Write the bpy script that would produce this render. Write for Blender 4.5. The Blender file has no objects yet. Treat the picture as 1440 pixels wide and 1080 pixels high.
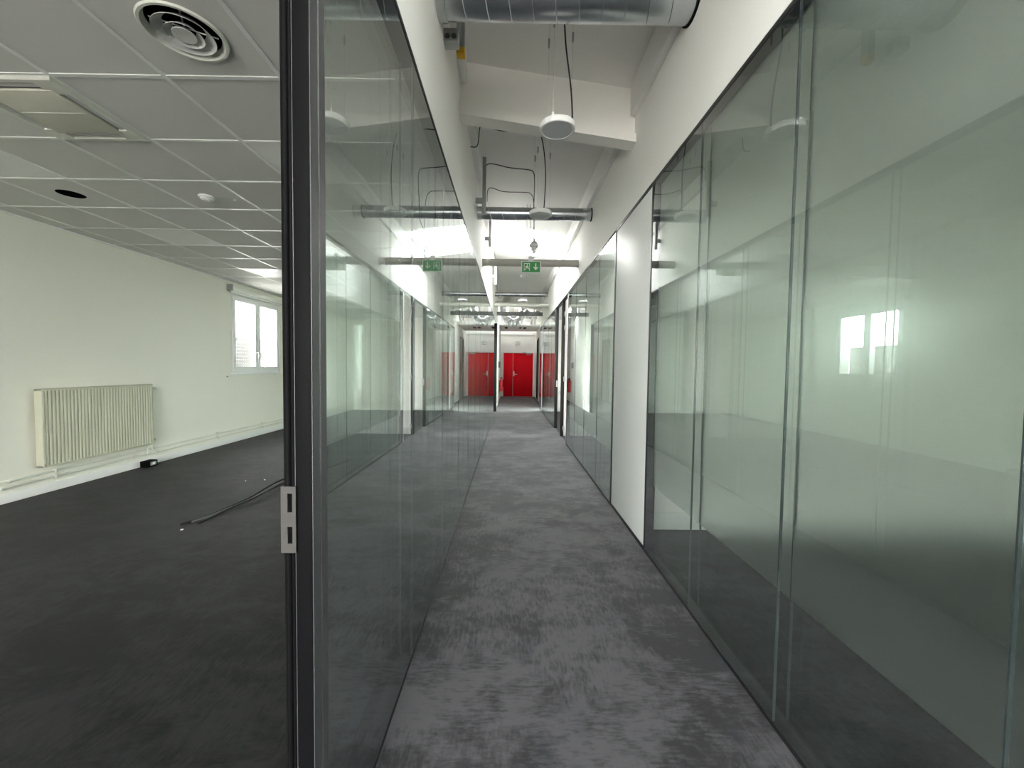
import bpy, bmesh, math, random
from mathutils import Vector, Matrix
random.seed(7)
S = bpy.context.scene
COL = S.collection
PI = math.pi

# ------------------------------------------------------------------ camera
H = 1.42                       # lens height above the carpet
F_PX = 570.0                   # focal length for a 1440 px wide frame
d = Vector((717 - 720, 517 - 540, F_PX)).normalized()     # corridor axis in lens coordinates (x right, y down)
r = math.radians(0.7)
u = Vector((math.sin(r), -math.cos(r), 0)); u = (u - d * u.dot(d)).normalized()
x = d.cross(u)
right = Vector((x[0], d[0], u[0])); down = Vector((x[1], d[1], u[1])); fwd = Vector((x[2], d[2], u[2]))
M = Matrix((right, -down, -fwd)).transposed()
cam_data = bpy.data.cameras.new('camera')
cam_data.sensor_fit = 'HORIZONTAL'; cam_data.sensor_width = 36.0
cam_data.lens = 36.0 * F_PX / 1440.0
cam_data.clip_start = 0.02
cam = bpy.data.objects.new('camera', cam_data); COL.objects.link(cam)
cam.matrix_world = Matrix.Translation((0, 0, H)) @ M.to_4x4()
S.camera = cam

# ------------------------------------------------------------------ sky and exposure
world = bpy.data.worlds.new('overcast_sky'); S.world = world; world.use_nodes = True
wn = world.node_tree.nodes; wl = world.node_tree.links; wn.clear()
w_out = wn.new('ShaderNodeOutputWorld'); w_bg = wn.new('ShaderNodeBackground')
w_tc = wn.new('ShaderNodeTexCoord'); w_sep = wn.new('ShaderNodeSeparateXYZ'); w_r = wn.new('ShaderNodeValToRGB')
w_mr = wn.new('ShaderNodeMapRange'); w_mr.inputs['From Min'].default_value = -1; w_mr.inputs['From Max'].default_value = 1
wl.new(w_tc.outputs['Generated'], w_sep.inputs[0]); wl.new(w_sep.outputs['Z'], w_mr.inputs['Value'])
wl.new(w_mr.outputs[0], w_r.inputs[0]); wl.new(w_r.outputs[0], w_bg.inputs[0]); wl.new(w_bg.outputs[0], w_out.inputs[0])
e = w_r.color_ramp.elements
e[0].position = 0.0; e[0].color = (0.34, 0.33, 0.31, 1)
e[1].position = 1.0; e[1].color = (0.86, 0.93, 1.0, 1)
k = w_r.color_ramp.elements.new(0.49); k.color = (0.40, 0.39, 0.37, 1)
k = w_r.color_ramp.elements.new(0.515); k.color = (1.0, 0.985, 0.96, 1)
w_bg.inputs[1].default_value = 9.0

def portal(name, loc, size_x, size_y, direction):
    """Sampling portal set in an opening: gives no light of its own, only guides the sky's."""
    l = bpy.data.lights.new(name, 'AREA'); l.shape = 'RECTANGLE'; l.size = size_x; l.size_y = size_y
    l.cycles.is_portal = True
    o = bpy.data.objects.new(name, l); COL.objects.link(o); o.location = loc
    o.rotation_euler = Vector(direction).to_track_quat('-Z', 'Y').to_euler()
    return o

S.view_settings.view_transform = 'Standard'; S.view_settings.look = 'None'
S.view_settings.gamma = 1.0; S.view_settings.use_curve_mapping = False
S.view_settings.exposure = 2.55
S.cycles.use_denoising = True
S.cycles.max_bounces = 18; S.cycles.diffuse_bounces = 10; S.cycles.glossy_bounces = 7
S.cycles.transmission_bounces = 10; S.cycles.transparent_max_bounces = 48
S.cycles.sample_clamp_indirect = 6.0
S.cycles.caustics_reflective = False; S.cycles.caustics_refractive = True

# ------------------------------------------------------------------ materials
def mat(name, color=(.8, .8, .8), rough=.5, metal=0.0, bump=0.0, bump_scale=200, vary=0.0, vary_scale=4.0, spec=.5):
    m = bpy.data.materials.new(name); m.use_nodes = True
    nt = m.node_tree; b = nt.nodes['Principled BSDF']
    b.inputs['Base Color'].default_value = (*color, 1); b.inputs['Roughness'].default_value = rough
    b.inputs['Metallic'].default_value = metal; b.inputs['Specular IOR Level'].default_value = spec
    tc = nt.nodes.new('ShaderNodeTexCoord')
    if vary > 0:
        n = nt.nodes.new('ShaderNodeTexNoise'); n.inputs['Scale'].default_value = vary_scale; n.inputs['Detail'].default_value = 5
        nt.links.new(tc.outputs['Object'], n.inputs['Vector'])
        mx = nt.nodes.new('ShaderNodeMix'); mx.data_type = 'RGBA'
        mx.inputs['A'].default_value = (*[c * (1 - vary) for c in color], 1); mx.inputs['B'].default_value = (*[min(1, c * (1 + vary)) for c in color], 1)
        nt.links.new(n.outputs['Fac'], mx.inputs['Factor']); nt.links.new(mx.outputs['Result'], b.inputs['Base Color'])
    if bump > 0:
        n = nt.nodes.new('ShaderNodeTexNoise'); n.inputs['Scale'].default_value = bump_scale; n.inputs['Detail'].default_value = 3
        nt.links.new(tc.outputs['Object'], n.inputs['Vector'])
        bp = nt.nodes.new('ShaderNodeBump'); bp.inputs['Strength'].default_value = bump; bp.inputs['Distance'].default_value = 0.002
        nt.links.new(n.outputs['Fac'], bp.inputs['Height']); nt.links.new(bp.outputs[0], b.inputs['Normal'])
    return m

def carpet_material(name, dark, light, blue_c, spec=.3, sheen=.10):
    m = bpy.data.materials.new(name); m.use_nodes = True
    nt = m.node_tree; L = nt.links; b = nt.nodes['Principled BSDF']
    b.inputs['Roughness'].default_value = .62; b.inputs['Specular IOR Level'].default_value = spec
    b.inputs['Sheen Weight'].default_value = sheen; b.inputs['Sheen Roughness'].default_value = .35
    tc = nt.nodes.new('ShaderNodeTexCoord')
    def mapped(sx, sy, loc=(0, 0, 0)):
        mp = nt.nodes.new('ShaderNodeMapping'); mp.inputs['Scale'].default_value = (sx, sy, 1); mp.inputs['Location'].default_value = loc
        L.new(tc.outputs['Object'], mp.inputs[0]); return mp
    def noise(mp, sc, det=6, rough=.6, dist=0.0):
        n = nt.nodes.new('ShaderNodeTexNoise'); n.inputs['Scale'].default_value = sc; n.inputs['Detail'].default_value = det
        n.inputs['Roughness'].default_value = rough; n.inputs['Distortion'].default_value = dist
        L.new(mp.outputs[0], n.inputs['Vector']); return n
    def ramp(src, p0, p1):
        rr = nt.nodes.new('ShaderNodeMapRange'); rr.inputs['From Min'].default_value = p0; rr.inputs['From Max'].default_value = p1
        L.new(src.outputs['Fac'], rr.inputs['Value']); return rr
    # patches of raised pile: broad soft areas cut up by ragged fine threads, lengthwise in some places and crosswise in others
    broad = noise(mapped(1, 1.25), 2.6, 12, .72, .25)
    thr_a = noise(mapped(70, 16), 1.0, 4, .6)
    thr_b = noise(mapped(16, 70, (3, 1, 0)), 1.0, 4, .6)
    area = ramp(noise(mapped(1, 1, (5, 2, 0)), 1.6, 3, .5), .45, .55)
    thr = nt.nodes.new('ShaderNodeMix'); L.new(area.outputs[0], thr.inputs['Factor']); L.new(thr_a.outputs['Fac'], thr.inputs['A']); L.new(thr_b.outputs['Fac'], thr.inputs['B'])
    sm_ = nt.nodes.new('ShaderNodeMath'); sm_.operation = 'MULTIPLY_ADD'; sm_.inputs[1].default_value = .42
    L.new(thr.outputs['Result'], sm_.inputs[0]); L.new(broad.outputs['Fac'], sm_.inputs[2])
    mixf = nt.nodes.new('ShaderNodeMapRange'); mixf.inputs['From Min'].default_value = .64; mixf.inputs['From Max'].default_value = .80
    L.new(sm_.outputs[0], mixf.inputs['Value'])
    col = nt.nodes.new('ShaderNodeMix'); col.data_type = 'RGBA'
    col.inputs['A'].default_value = dark; col.inputs['B'].default_value = light
    L.new(mixf.outputs[0], col.inputs['Factor'])
    blue = ramp(noise(mapped(3, 3, (9, 4, 0)), 1.1, 6, .7), .56, .72)
    bm = nt.nodes.new('ShaderNodeMath'); bm.operation = 'MULTIPLY'; bm.inputs[1].default_value = .35; L.new(blue.outputs[0], bm.inputs[0])
    col2 = nt.nodes.new('ShaderNodeMix'); col2.data_type = 'RGBA'; col2.inputs['B'].default_value = blue_c
    L.new(bm.outputs[0], col2.inputs['Factor']); L.new(col.outputs['Result'], col2.inputs['A'])
    grain = noise(mapped(1, 1), 420, 2, .5)
    gr = nt.nodes.new('ShaderNodeMapRange'); gr.inputs['To Min'].default_value = .7; gr.inputs['To Max'].default_value = 1.3
    L.new(grain.outputs['Fac'], gr.inputs['Value'])
    vm = nt.nodes.new('ShaderNodeVectorMath'); vm.operation = 'SCALE'
    L.new(col2.outputs['Result'], vm.inputs[0]); L.new(gr.outputs[0], vm.inputs['Scale']); L.new(vm.outputs[0], b.inputs['Base Color'])
    bp = nt.nodes.new('ShaderNodeBump'); bp.inputs['Strength'].default_value = .5; bp.inputs['Distance'].default_value = .004
    L.new(grain.outputs['Fac'], bp.inputs['Height']); L.new(bp.outputs[0], b.inputs['Normal'])
    return m

def pane_material(name='clear_glass', tint=(.955, .976, .967, 1), ior=1.72):
    """Clear glass sheet: both faces' mirror reflection put on the face the ray enters, the rest passes straight through."""
    m = bpy.data.materials.new(name); m.use_nodes = True
    nt = m.node_tree; L = nt.links; nt.nodes.clear()
    out = nt.nodes.new('ShaderNodeOutputMaterial'); mix = nt.nodes.new('ShaderNodeMixShader')
    tr = nt.nodes.new('ShaderNodeBsdfTransparent'); tr.inputs[0].default_value = tint
    gl = nt.nodes.new('ShaderNodeBsdfGlossy'); gl.inputs['Roughness'].default_value = 0.0; gl.inputs[0].default_value = (.94, .98, .968, 1)
    fr = nt.nodes.new('ShaderNodeFresnel'); fr.inputs[0].default_value = ior
    geo = nt.nodes.new('ShaderNodeNewGeometry')
    def math_(op, a=None, b=None):
        n = nt.nodes.new('ShaderNodeMath'); n.operation = op
        for i, v in enumerate((a, b)):
            if v is None: continue
            if isinstance(v, (int, float)): n.inputs[i].default_value = v
            else: L.new(v, n.inputs[i])
        return n.outputs[0]
    f = fr.outputs[0]
    two = math_('DIVIDE', math_('MULTIPLY', f, 2.0), math_('ADD', f, 1.0))
    front = math_('SUBTRACT', 1.0, geo.outputs['Backfacing'])
    L.new(math_('MULTIPLY', two, front), mix.inputs[0]); L.new(tr.outputs[0], mix.inputs[1]); L.new(gl.outputs[0], mix.inputs[2])
    L.new(mix.outputs[0], out.inputs[0])
    return m

def film_material(rough=.30, white=.04):
    """Frosted privacy film: blurs what lies behind, with a little milky scatter."""
    m = bpy.data.materials.new('frosted_film'); m.use_nodes = True
    nt = m.node_tree; L = nt.links; nt.nodes.clear()
    out = nt.nodes.new('ShaderNodeOutputMaterial'); mix = nt.nodes.new('ShaderNodeMixShader')
    rf = nt.nodes.new('ShaderNodeBsdfRefraction'); rf.inputs['Roughness'].default_value = rough; rf.inputs['IOR'].default_value = 1.3
    rf.inputs[0].default_value = (.97, .99, .975, 1)
    tl = nt.nodes.new('ShaderNodeBsdfTranslucent'); tl.inputs[0].default_value = (.9, .94, .91, 1)
    df = nt.nodes.new('ShaderNodeBsdfDiffuse'); df.inputs[0].default_value = (.82, .86, .83, 1)
    m2 = nt.nodes.new('ShaderNodeMixShader'); m2.inputs[0].default_value = .5
    L.new(tl.outputs[0], m2.inputs[1]); L.new(df.outputs[0], m2.inputs[2])
    mix.inputs[0].default_value = white
    L.new(rf.outputs[0], mix.inputs[1]); L.new(m2.outputs[0], mix.inputs[2]); L.new(mix.outputs[0], out.inputs[0])
    return m

MAT = dict(
    wall=mat('white_wall_paint', (.86, .85, .82), .75, bump=.15, bump_scale=350),
    room_wall=mat('cream_wall_paint', (.87, .86, .775), .7, bump=.2, bump_scale=300),
    roof=mat('roof_paint', (.82, .81, .79), .8, bump=.1, bump_scale=120),
    beam=mat('beam_paint', (.85, .83, .79), .6, bump=.1, bump_scale=80, vary=.03),
    tile=mat('ceiling_tile_mineral', (.73, .735, .705), .9, bump=.5, bump_scale=500, vary=.05, vary_scale=300),
    light_tile=mat('opal_light_panel', (.86, .87, .86), .35),
    grid=mat('grid_white_steel', (.86, .87, .86), .35),
    carpet=carpet_material('corridor_carpet', (.028, .027, .029, 1), (.082, .079, .085, 1), (.042, .060, .080, 1), .20, .14), room_carpet=carpet_material('charcoal_room_carpet', (.003, .0034, .0034, 1), (.017, .0174, .0172, 1), (.007, .0105, .013, 1), .14, .07),
    black=mat('anthracite_aluminium', (.014, .014, .0155), .42, spec=.35, bump=.05, bump_scale=900),
    lightened_black=mat('anthracite_aluminium_lightened', (.065, .065, .068), .4, bump=.05, bump_scale=900),  # base colour raised on the post side for the corridor light it reflects
    darkened_black=mat('darkened_black_aluminium', (.004, .004, .0045), .6, spec=.06), darkened_satin=mat('darkened_strike_metal', (.060, .058, .054), .6, 0, spec=.2, vary=.06, vary_scale=40),  # near post and strike plate darkened to offset the added window behind the viewer
    rubber=mat('black_rubber', (.003, .003, .0033), .65, spec=.08),
    joint=mat('dark_seal', (.03, .04, .04), .4),
    glass=pane_material(), skylight_glass=pane_material('skylight_glass', (.75, .745, .73, 1), 1.5), window_glass=pane_material('window_glass', (.99, .99, .985, 1), 1.5), film=film_material(),
    panel=mat('white_laminate', (.74, .76, .74), .45),
    galv=mat('galvanised_steel', (.58, .61, .63), .24, 1.0, bump=.12, bump_scale=12, vary=.12, vary_scale=7),
    alu=mat('crinkled_aluminium', (.62, .62, .63), .32, 1.0),
    steel=mat('brushed_steel', (.62, .61, .59), .35, 1.0, vary=.05, vary_scale=60),
    satin=mat('satin_metal', (.55, .54, .51), .45, .6),
    grey_metal=mat('grey_conduit', (.33, .34, .34), .5, .3),
    beige_tube=mat('grey_beige_tube', (.46, .44, .40), .4),
    white_plastic=mat('white_plastic', (.82, .82, .81), .4),
    diffuser_metal=mat('diffuser_grey_enamel', (.62, .63, .61), .4), diffuser=mat('lamp_diffuser', (.66, .68, .69), .5),
    cream=mat('cream_plastic', (.66, .65, .55), .45),
    cream_white=mat('cream_white_plastic', (.76, .77, .70), .45),
    radiator=mat('radiator_enamel', (.57, .57, .45), .45),
    dark=mat('dark_void', (.003, .003, .003), .9, spec=.05),
    cable=mat('black_cable', (.012, .012, .012), .5),
    grey_cable=mat('grey_cable', (.10, .10, .10), .45),
    red_door=mat('red_door_paint', (.80, .002, .014), .5, spec=.15),
    red=mat('red_enamel', (.6, .01, .02), .3),
    frame_white=mat('white_frame_paint', (.82, .82, .80), .4),
    pvc=mat('white_pvc', (.84, .85, .84), .3),
    green=mat('exit_green', (.05, .33, .09), .45),
    sign_white=mat('sign_white', (.85, .88, .84), .5),
    yellow=mat('yellow_cap', (.75, .42, .02), .4),
    sensor=mat('ivory_plastic', (.70, .68, .62), .45),
    grey_line=mat('grey_print', (.16, .17, .17), .5),
    socket=mat('grey_socket', (.5, .51, .5), .4),
)

# ------------------------------------------------------------------ mesh helpers (world coordinates throughout)
class MB:
    def __init__(self): self.bm = bmesh.new()
    def quad(self, pts):
        self.bm.faces.new([self.bm.verts.new(p) for p in pts]); return self
    def box(self, x0, x1, y0, y1, z0, z1, bevel=0.0, seg=2):
        b = bmesh.new(); bmesh.ops.create_cube(b, size=1)
        for v in b.verts:
            v.co = Vector(((x0 + x1) / 2 + v.co.x * abs(x1 - x0), (y0 + y1) / 2 + v.co.y * abs(y1 - y0), (z0 + z1) / 2 + v.co.z * abs(z1 - z0)))
        if bevel: bmesh.ops.bevel(b, geom=b.edges[:], offset=bevel, segments=seg, affect='EDGES', profile=.5)
        return self.merge(b)
    def merge(self, b, M_=None):
        vm = {}
        for v in b.verts: vm[v] = self.bm.verts.new(M_ @ v.co if M_ else v.co)
        for f in b.faces:
            nf = self.bm.faces.new([vm[v] for v in f.verts]); nf.smooth = f.smooth
        b.free(); return self
    def ring_frame(self, axis):
        a = Vector(axis).normalized(); t = Vector((0, 0, 1)) if abs(a.z) < .9 else Vector((1, 0, 0))
        p = a.cross(t).normalized(); q = a.cross(p).normalized(); return a, p, q
    def lathe(self, c, axis, profile, n=32, smooth=True, cap0=True, cap1=True):
        """profile: (distance along axis, radius) pairs; radius 0 closes to a point."""
        a, p, q = self.ring_frame(axis); c = Vector(c); rings = []
        for (h, rad) in profile:
            if rad <= 1e-7: rings.append([self.bm.verts.new(c + a * h)]); continue
            rings.append([self.bm.verts.new(c + a * h + (p * math.cos(2 * PI * i / n) + q * math.sin(2 * PI * i / n)) * rad) for i in range(n)])
        for A, B in zip(rings, rings[1:]):
            for i in range(n):
                j = (i + 1) % n
                if len(A) == 1 and len(B) == 1: continue
                if len(A) == 1: f = self.bm.faces.new([A[0], B[i], B[j]])
                elif len(B) == 1: f = self.bm.faces.new([A[i], A[j], B[0]])
                else: f = self.bm.faces.new([A[i], A[j], B[j], B[i]])
                f.smooth = smooth
        if cap0 and len(rings[0]) > 1: self.bm.faces.new(rings[0][::-1])
        if cap1 and len(rings[-1]) > 1: self.bm.faces.new(rings[-1])
        return self
    def cyl(self, p0, p1, rad, n=16):
        p0, p1 = Vector(p0), Vector(p1); return self.lathe(p0, p1 - p0, [(0, rad), ((p1 - p0).length, rad)], n)
    def tube(self, path, rad, n=8, closed_ends=True, smooth_path=0, radii=None):
        P = [Vector(p) for p in path]
        for _ in range(smooth_path):
            Q = [P[0]]
            for a, b in zip(P, P[1:]): Q += [a * .75 + b * .25, a * .25 + b * .75]
            Q.append(P[-1]); P = Q
        rings = []; prev = None
        for i, c in enumerate(P):
            t = (P[min(i + 1, len(P) - 1)] - P[max(i - 1, 0)]).normalized()
            if prev is None: _, p, q = self.ring_frame(t)
            else:
                p = (prev - t * prev.dot(t)).normalized(); q = t.cross(p)
            prev = p; rr = radii(i / (len(P) - 1)) if radii else rad
            rings.append([self.bm.verts.new(c + (p * math.cos(2 * PI * j / n) + q * math.sin(2 * PI * j / n)) * rr) for j in range(n)])
        for A, B in zip(rings, rings[1:]):
            for j in range(n):
                f = self.bm.faces.new([A[j], A[(j + 1) % n], B[(j + 1) % n], B[j]]); f.smooth = True
        if closed_ends: self.bm.faces.new(rings[0][::-1]); self.bm.faces.new(rings[-1])
        return self
    def prism(self, poly, y0, y1, to=lambda a, b, c: (a, c, b)):
        """poly of (a, b) pairs pushed from y0 to y1; `to` places (a, b, depth)."""
        A = [self.bm.verts.new(to(a, b, y0)) for a, b in poly]; B = [self.bm.verts.new(to(a, b, y1)) for a, b in poly]
        n = len(poly); self.bm.faces.new(A); self.bm.faces.new(B[::-1])
        for i in range(n): self.bm.faces.new([A[i], B[i], B[(i + 1) % n], A[(i + 1) % n]])
        return self
    def sheet(self, us, vs, solid, t0, t1, to):
        """A slab cut by holes: cells us x vs, solid(i, j) says where it is; `to` places (u, v, t)."""
        cache = {}
        def V(i, j, t):
            key = (i, j, t)
            if key not in cache: cache[key] = self.bm.verts.new(to(us[i], vs[j], t))
            return cache[key]
        nu, nv = len(us) - 1, len(vs) - 1
        sol = lambda i, j: 0 <= i < nu and 0 <= j < nv and solid(i, j)
        for i in range(nu):
            for j in range(nv):
                if not sol(i, j): continue
                self.bm.faces.new([V(i, j, t0), V(i + 1, j, t0), V(i + 1, j + 1, t0), V(i, j + 1, t0)])
                self.bm.faces.new([V(i, j, t1), V(i, j + 1, t1), V(i + 1, j + 1, t1), V(i + 1, j, t1)])
                if not sol(i - 1, j): self.bm.faces.new([V(i, j, t0), V(i, j + 1, t0), V(i, j + 1, t1), V(i, j, t1)])
                if not sol(i + 1, j): self.bm.faces.new([V(i + 1, j, t0), V(i + 1, j, t1), V(i + 1, j + 1, t1), V(i + 1, j + 1, t0)])
                if not sol(i, j - 1): self.bm.faces.new([V(i, j, t0), V(i, j, t1), V(i + 1, j, t1), V(i + 1, j, t0)])
                if not sol(i, j + 1): self.bm.faces.new([V(i, j + 1, t0), V(i + 1, j + 1, t0), V(i + 1, j + 1, t1), V(i, j + 1, t1)])
        return self
    def build(self, name, material, parent=None, recalc=True):
        if recalc: bmesh.ops.recalc_face_normals(self.bm, faces=self.bm.faces[:])
        off = Vector((0, 0, 0))
        if parent is None:
            co = [v.co for v in self.bm.verts]
            off = Vector(((min(c.x for c in co) + max(c.x for c in co)) / 2, (min(c.y for c in co) + max(c.y for c in co)) / 2, min(c.z for c in co)))
        else:
            p = parent
            while p is not None: off += p.location; p = p.parent
        for v in self.bm.verts: v.co -= off
        me = bpy.data.meshes.new(name); self.bm.to_mesh(me); self.bm.free()
        me.set_sharp_from_angle(angle=math.radians(38)); me.materials.append(MAT[material] if isinstance(material, str) else material)
        o = bpy.data.objects.new(name, me); COL.objects.link(o)
        if parent is None: o.location = off
        else: o.parent = parent
        return o

def thing(name, loc, label, cat, group=None):
    o = bpy.data.objects.new(name, None); o.empty_display_size = .1; COL.objects.link(o); o.location = loc
    return tag(o, label, cat, group)
def tag(o, label, cat, group=None):
    o['label'] = label; o['category'] = cat
    if group: o['group'] = group
    return o
def struct(o, label=None, cat=None):
    o['kind'] = 'structure'
    if label: o['label'] = label
    if cat: o['category'] = cat
    return o
def stuff(o): o['kind'] = 'stuff'; return o
def dup(o, parent=None, shift=(0, 0, 0)):
    """A copy of a thing with copies of its parts and sub-parts."""
    c = o.copy(); COL.objects.link(c)
    if parent is not None: c.parent = parent
    c.location = o.location + Vector(shift)
    for ch in list(o.children): dup(ch, c)
    return c

# ------------------------------------------------------------------ dimensions
XR, XL = 1.065, -.457            # corridor faces of the two partitions
T = .07                          # partition thickness
XW = -5.03                       # far wall of the left room
XO = 5.20                        # outer wall of the right rooms
HP = 2.84                        # top of the partitions
ZC = 2.90                        # left room's ceiling
Y0, YE = -4.0, 20.0              # ends of the building part
roof_z = lambda X: 4.0 - .14 * X

# ------------------------------------------------------------------ floor
struct(MB().box(XL - T / 2, XR + T / 2, Y0 - .2, YE + .2, -.2, 0).build('floor', 'carpet'), 'mottled grey worn-patterned carpet along the corridor', 'floor')
struct(MB().box(XW - .3, XL - T / 2, Y0 - .2, YE + .2, -.2, 0).build('floor_left_room', 'room_carpet'), 'charcoal carpet in the left room', 'floor')
struct(MB().box(XR + T / 2, XO + .3, Y0 - .2, YE + .2, -.2, 0).build('floor_right_rooms', 'room_carpet'), 'charcoal carpet in the right rooms', 'floor')

# ------------------------------------------------------------------ left room: outer wall with windows
WIN_L = [(7.36, 8.90)]
WZ0, WZ1 = 1.25, 2.70
def wall_with_openings(name, x0, x1, spans, ya, yb, zt, material):
    us = sorted({ya, yb, *[y for s_ in spans for y in s_]}); vs = [0, WZ0, WZ1, zt]
    solid = lambda i, j: not (j == 1 and any(a <= (us[i] + us[i + 1]) / 2 <= b for a, b in spans))
    return struct(MB().sheet(us, vs, solid, x0, x1, lambda u_, v_, t_: (t_, u_, v_)).build(name, material))
wall_left = wall_with_openings('wall_left', XW, XW - .3, WIN_L, Y0 - .2, 13.3, 3.0, 'room_wall')
wall_left['label'] = 'long cream outer wall of the left room behind radiator and window'; wall_left['category'] = 'wall'
MB().box(XW, XW + .012, 3.0, 13.0, 0, .10, .003).build('baseboard', 'frame_white', wall_left)
for a, b in WIN_L: portal('sky_portal', (XW - .28, (a + b) / 2, (WZ0 + WZ1) / 2), WZ1 - WZ0, b - a, (1, 0, 0))

def left_window(n, a, b, label):
    w = bpy.data.objects.new('window_%d' % n, None); COL.objects.link(w); w.location = (XW - .06, (a + b) / 2, WZ0); struct(w, label, 'window')
    x0, x1 = XW - .10, XW - .015
    fr = MB().sheet([a, a + .05, b - .05, b], [WZ0, WZ0 + .05, WZ1 - .05, WZ1], lambda i, j: not (i == 1 and j == 1), x0, x1, lambda u_, v_, t_: (t_, u_, v_)).build('window_frame', 'pvc', w)
    mid = (a + b) / 2
    for s0, s1, hy in ((a + .045, mid - .005, mid - .045), (mid + .005, b - .045, mid + .045)):
        sa = MB().sheet([s0, s0 + .075, s1 - .075, s1], [WZ0 + .045, WZ0 + .13, WZ1 - .12, WZ1 - .045], lambda i, j: not (i == 1 and j == 1), x0 + .012, x1 + .022, lambda u_, v_, t_: (t_, u_, v_)).build('window_sash', 'pvc', w)
        MB().box(x0 + .05, x0 + .058, s0 + .07, s1 - .07, WZ0 + .125, WZ1 - .115).build('window_pane', 'window_glass', sa)
        hm = MB().box(x1 + .022, x1 + .034, hy - .014, hy + .014, 1.60, 1.68, .003)
        hm.cyl((x1 + .03, hy, 1.66), (x1 + .062, hy, 1.66), .009, 10)
        hm.tube([(x1 + .06, hy, 1.66), (x1 + .062, hy, 1.62), (x1 + .06, hy, 1.545)], .009, 8)
        hm.build('window_handle', 'satin', sa)
    MB().box(XW - .012, XW + .045, a - .03, b + .03, WZ0 - .025, WZ0, .004).build('window_sill', 'pvc', w)
    return w
left_window(1, *WIN_L[0], 'white two-sash window with bright daylight beyond, behind black post')

# roller blind over the visible window
bl = thing('roller_blind', (XW + .06, 8.13, 2.74), 'rolled-up white blind cassette mounted above the two-sash window', 'blind')
MB().box(XW + .002, XW + .085, 7.30, 8.98, 2.735, 2.83, .012, 3).build('cassette', 'cream_white', bl)
MB().box(XW + .02, XW + .05, 7.34, 8.94, 2.70, 2.73, .006).build('bottom_bar', 'pvc', bl)
MB().box(XW + .0, XW + .095, 7.27, 7.30, 2.725, 2.84, .004).build('end_bracket', 'grey_metal', bl)
MB().box(XW + .0, XW + .095, 8.98, 9.01, 2.725, 2.84, .004).build('end_bracket', 'grey_metal', bl)
hook = MB().box(XW, XW + .012, 7.22, 7.255, 1.19, 1.21, .003); hook.cyl((XW + .01, 7.237, 1.2), (XW + .03, 7.237, 1.205), .004, 8)
tag(hook.build('wall_hook', 'grey_metal'), 'tiny grey cord hook on the wall below the window corner', 'hook')
# perforated metal guard outside the window
gd = thing('window_guard', (XW - .42, 8.13, 1.2), 'perforated metal guard panel outside the white window', 'guard')
g = MB()
for i in range(26): y = 7.25 + i * .07; g.box(XW - .43, XW - .42, y - .027, y + .027, 1.05, 1.93)
for i in range(13): z = 1.06 + i * .07; g.box(XW - .432, XW - .418, 7.23, 9.02, z - .027, z + .027)
stuff(g.build('mesh_grid', 'grey_cable', gd))
MB().box(XW - .45, XW - .40, 7.22, 9.04, 1.93, 1.96, .005).build('top_rail', 'grey_cable', gd)
for y in (7.26, 9.0): MB().box(XW - .43, XW - .298, y - .02, y + .02, 1.30, 1.34).build('wall_arm', 'grey_cable', gd)

# ------------------------------------------------------------------ left room: other walls and the slab over it
struct(MB().box(XW, XL - T - .002, 13.1, 13.3, 0, 3.0).build('wall_left_end', 'room_wall'), 'white end wall of the left room', 'wall')
struct(MB().sheet([XW - .3, -2.6, -.56, -.35, .95, XO + .3], [0, .2, 2.6, 2.85, 3.95, 4.6], lambda i, j: not ((i == 1 and 1 <= j <= 2) or (i == 3 and 2 <= j <= 3)), Y0 - .4, Y0 - .2, lambda u_, v_, t_: (u_, t_, v_)).build('wall_front', 'wall'), 'white wall behind the viewer', 'wall')
for n_, (xa, xb, za, zb, lb) in enumerate(((-2.6, -.56, .2, 2.85, 'unseen tall window added behind the viewer to light the left room'), (-.35,  .95, 2.6, 3.95, 'unseen high window added behind the viewer to light the corridor'))):  # unseen windows added to brighten the left room's wall and the roof beam
    fw = bpy.data.objects.new('window_%d' % (3 + n_), None); COL.objects.link(fw); fw.location = ((xa + xb) / 2, Y0 - .3, za); struct(fw, lb, 'window')
    xm = (xa + xb) / 2
    MB().sheet([xa, xa + .06, xm - .04, xm + .04, xb - .06, xb], [za, za + .06, zb - .06, zb], lambda i, j: not (i in (1, 3) and j == 1), Y0 - .34, Y0 - .26, lambda u_, v_, t_: (u_, t_, v_)).build('window_frame', 'pvc', fw)
    MB().box(xa + .05, xb - .05, Y0 - .30, Y0 - .292, za + .05, zb - .05).build('window_pane', 'window_glass', fw)
    portal('sky_portal', (xm, Y0 - .38, (za + zb) / 2), xb - xa, zb - za, (0, 1, 0))
ceiling = struct(MB().box(XW - .3, XL - T, Y0 - .2, 13.3, ZC + .10, ZC + .25).build('ceiling', 'roof'), 'suspended tile ceiling of the left room', 'ceiling')

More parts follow.
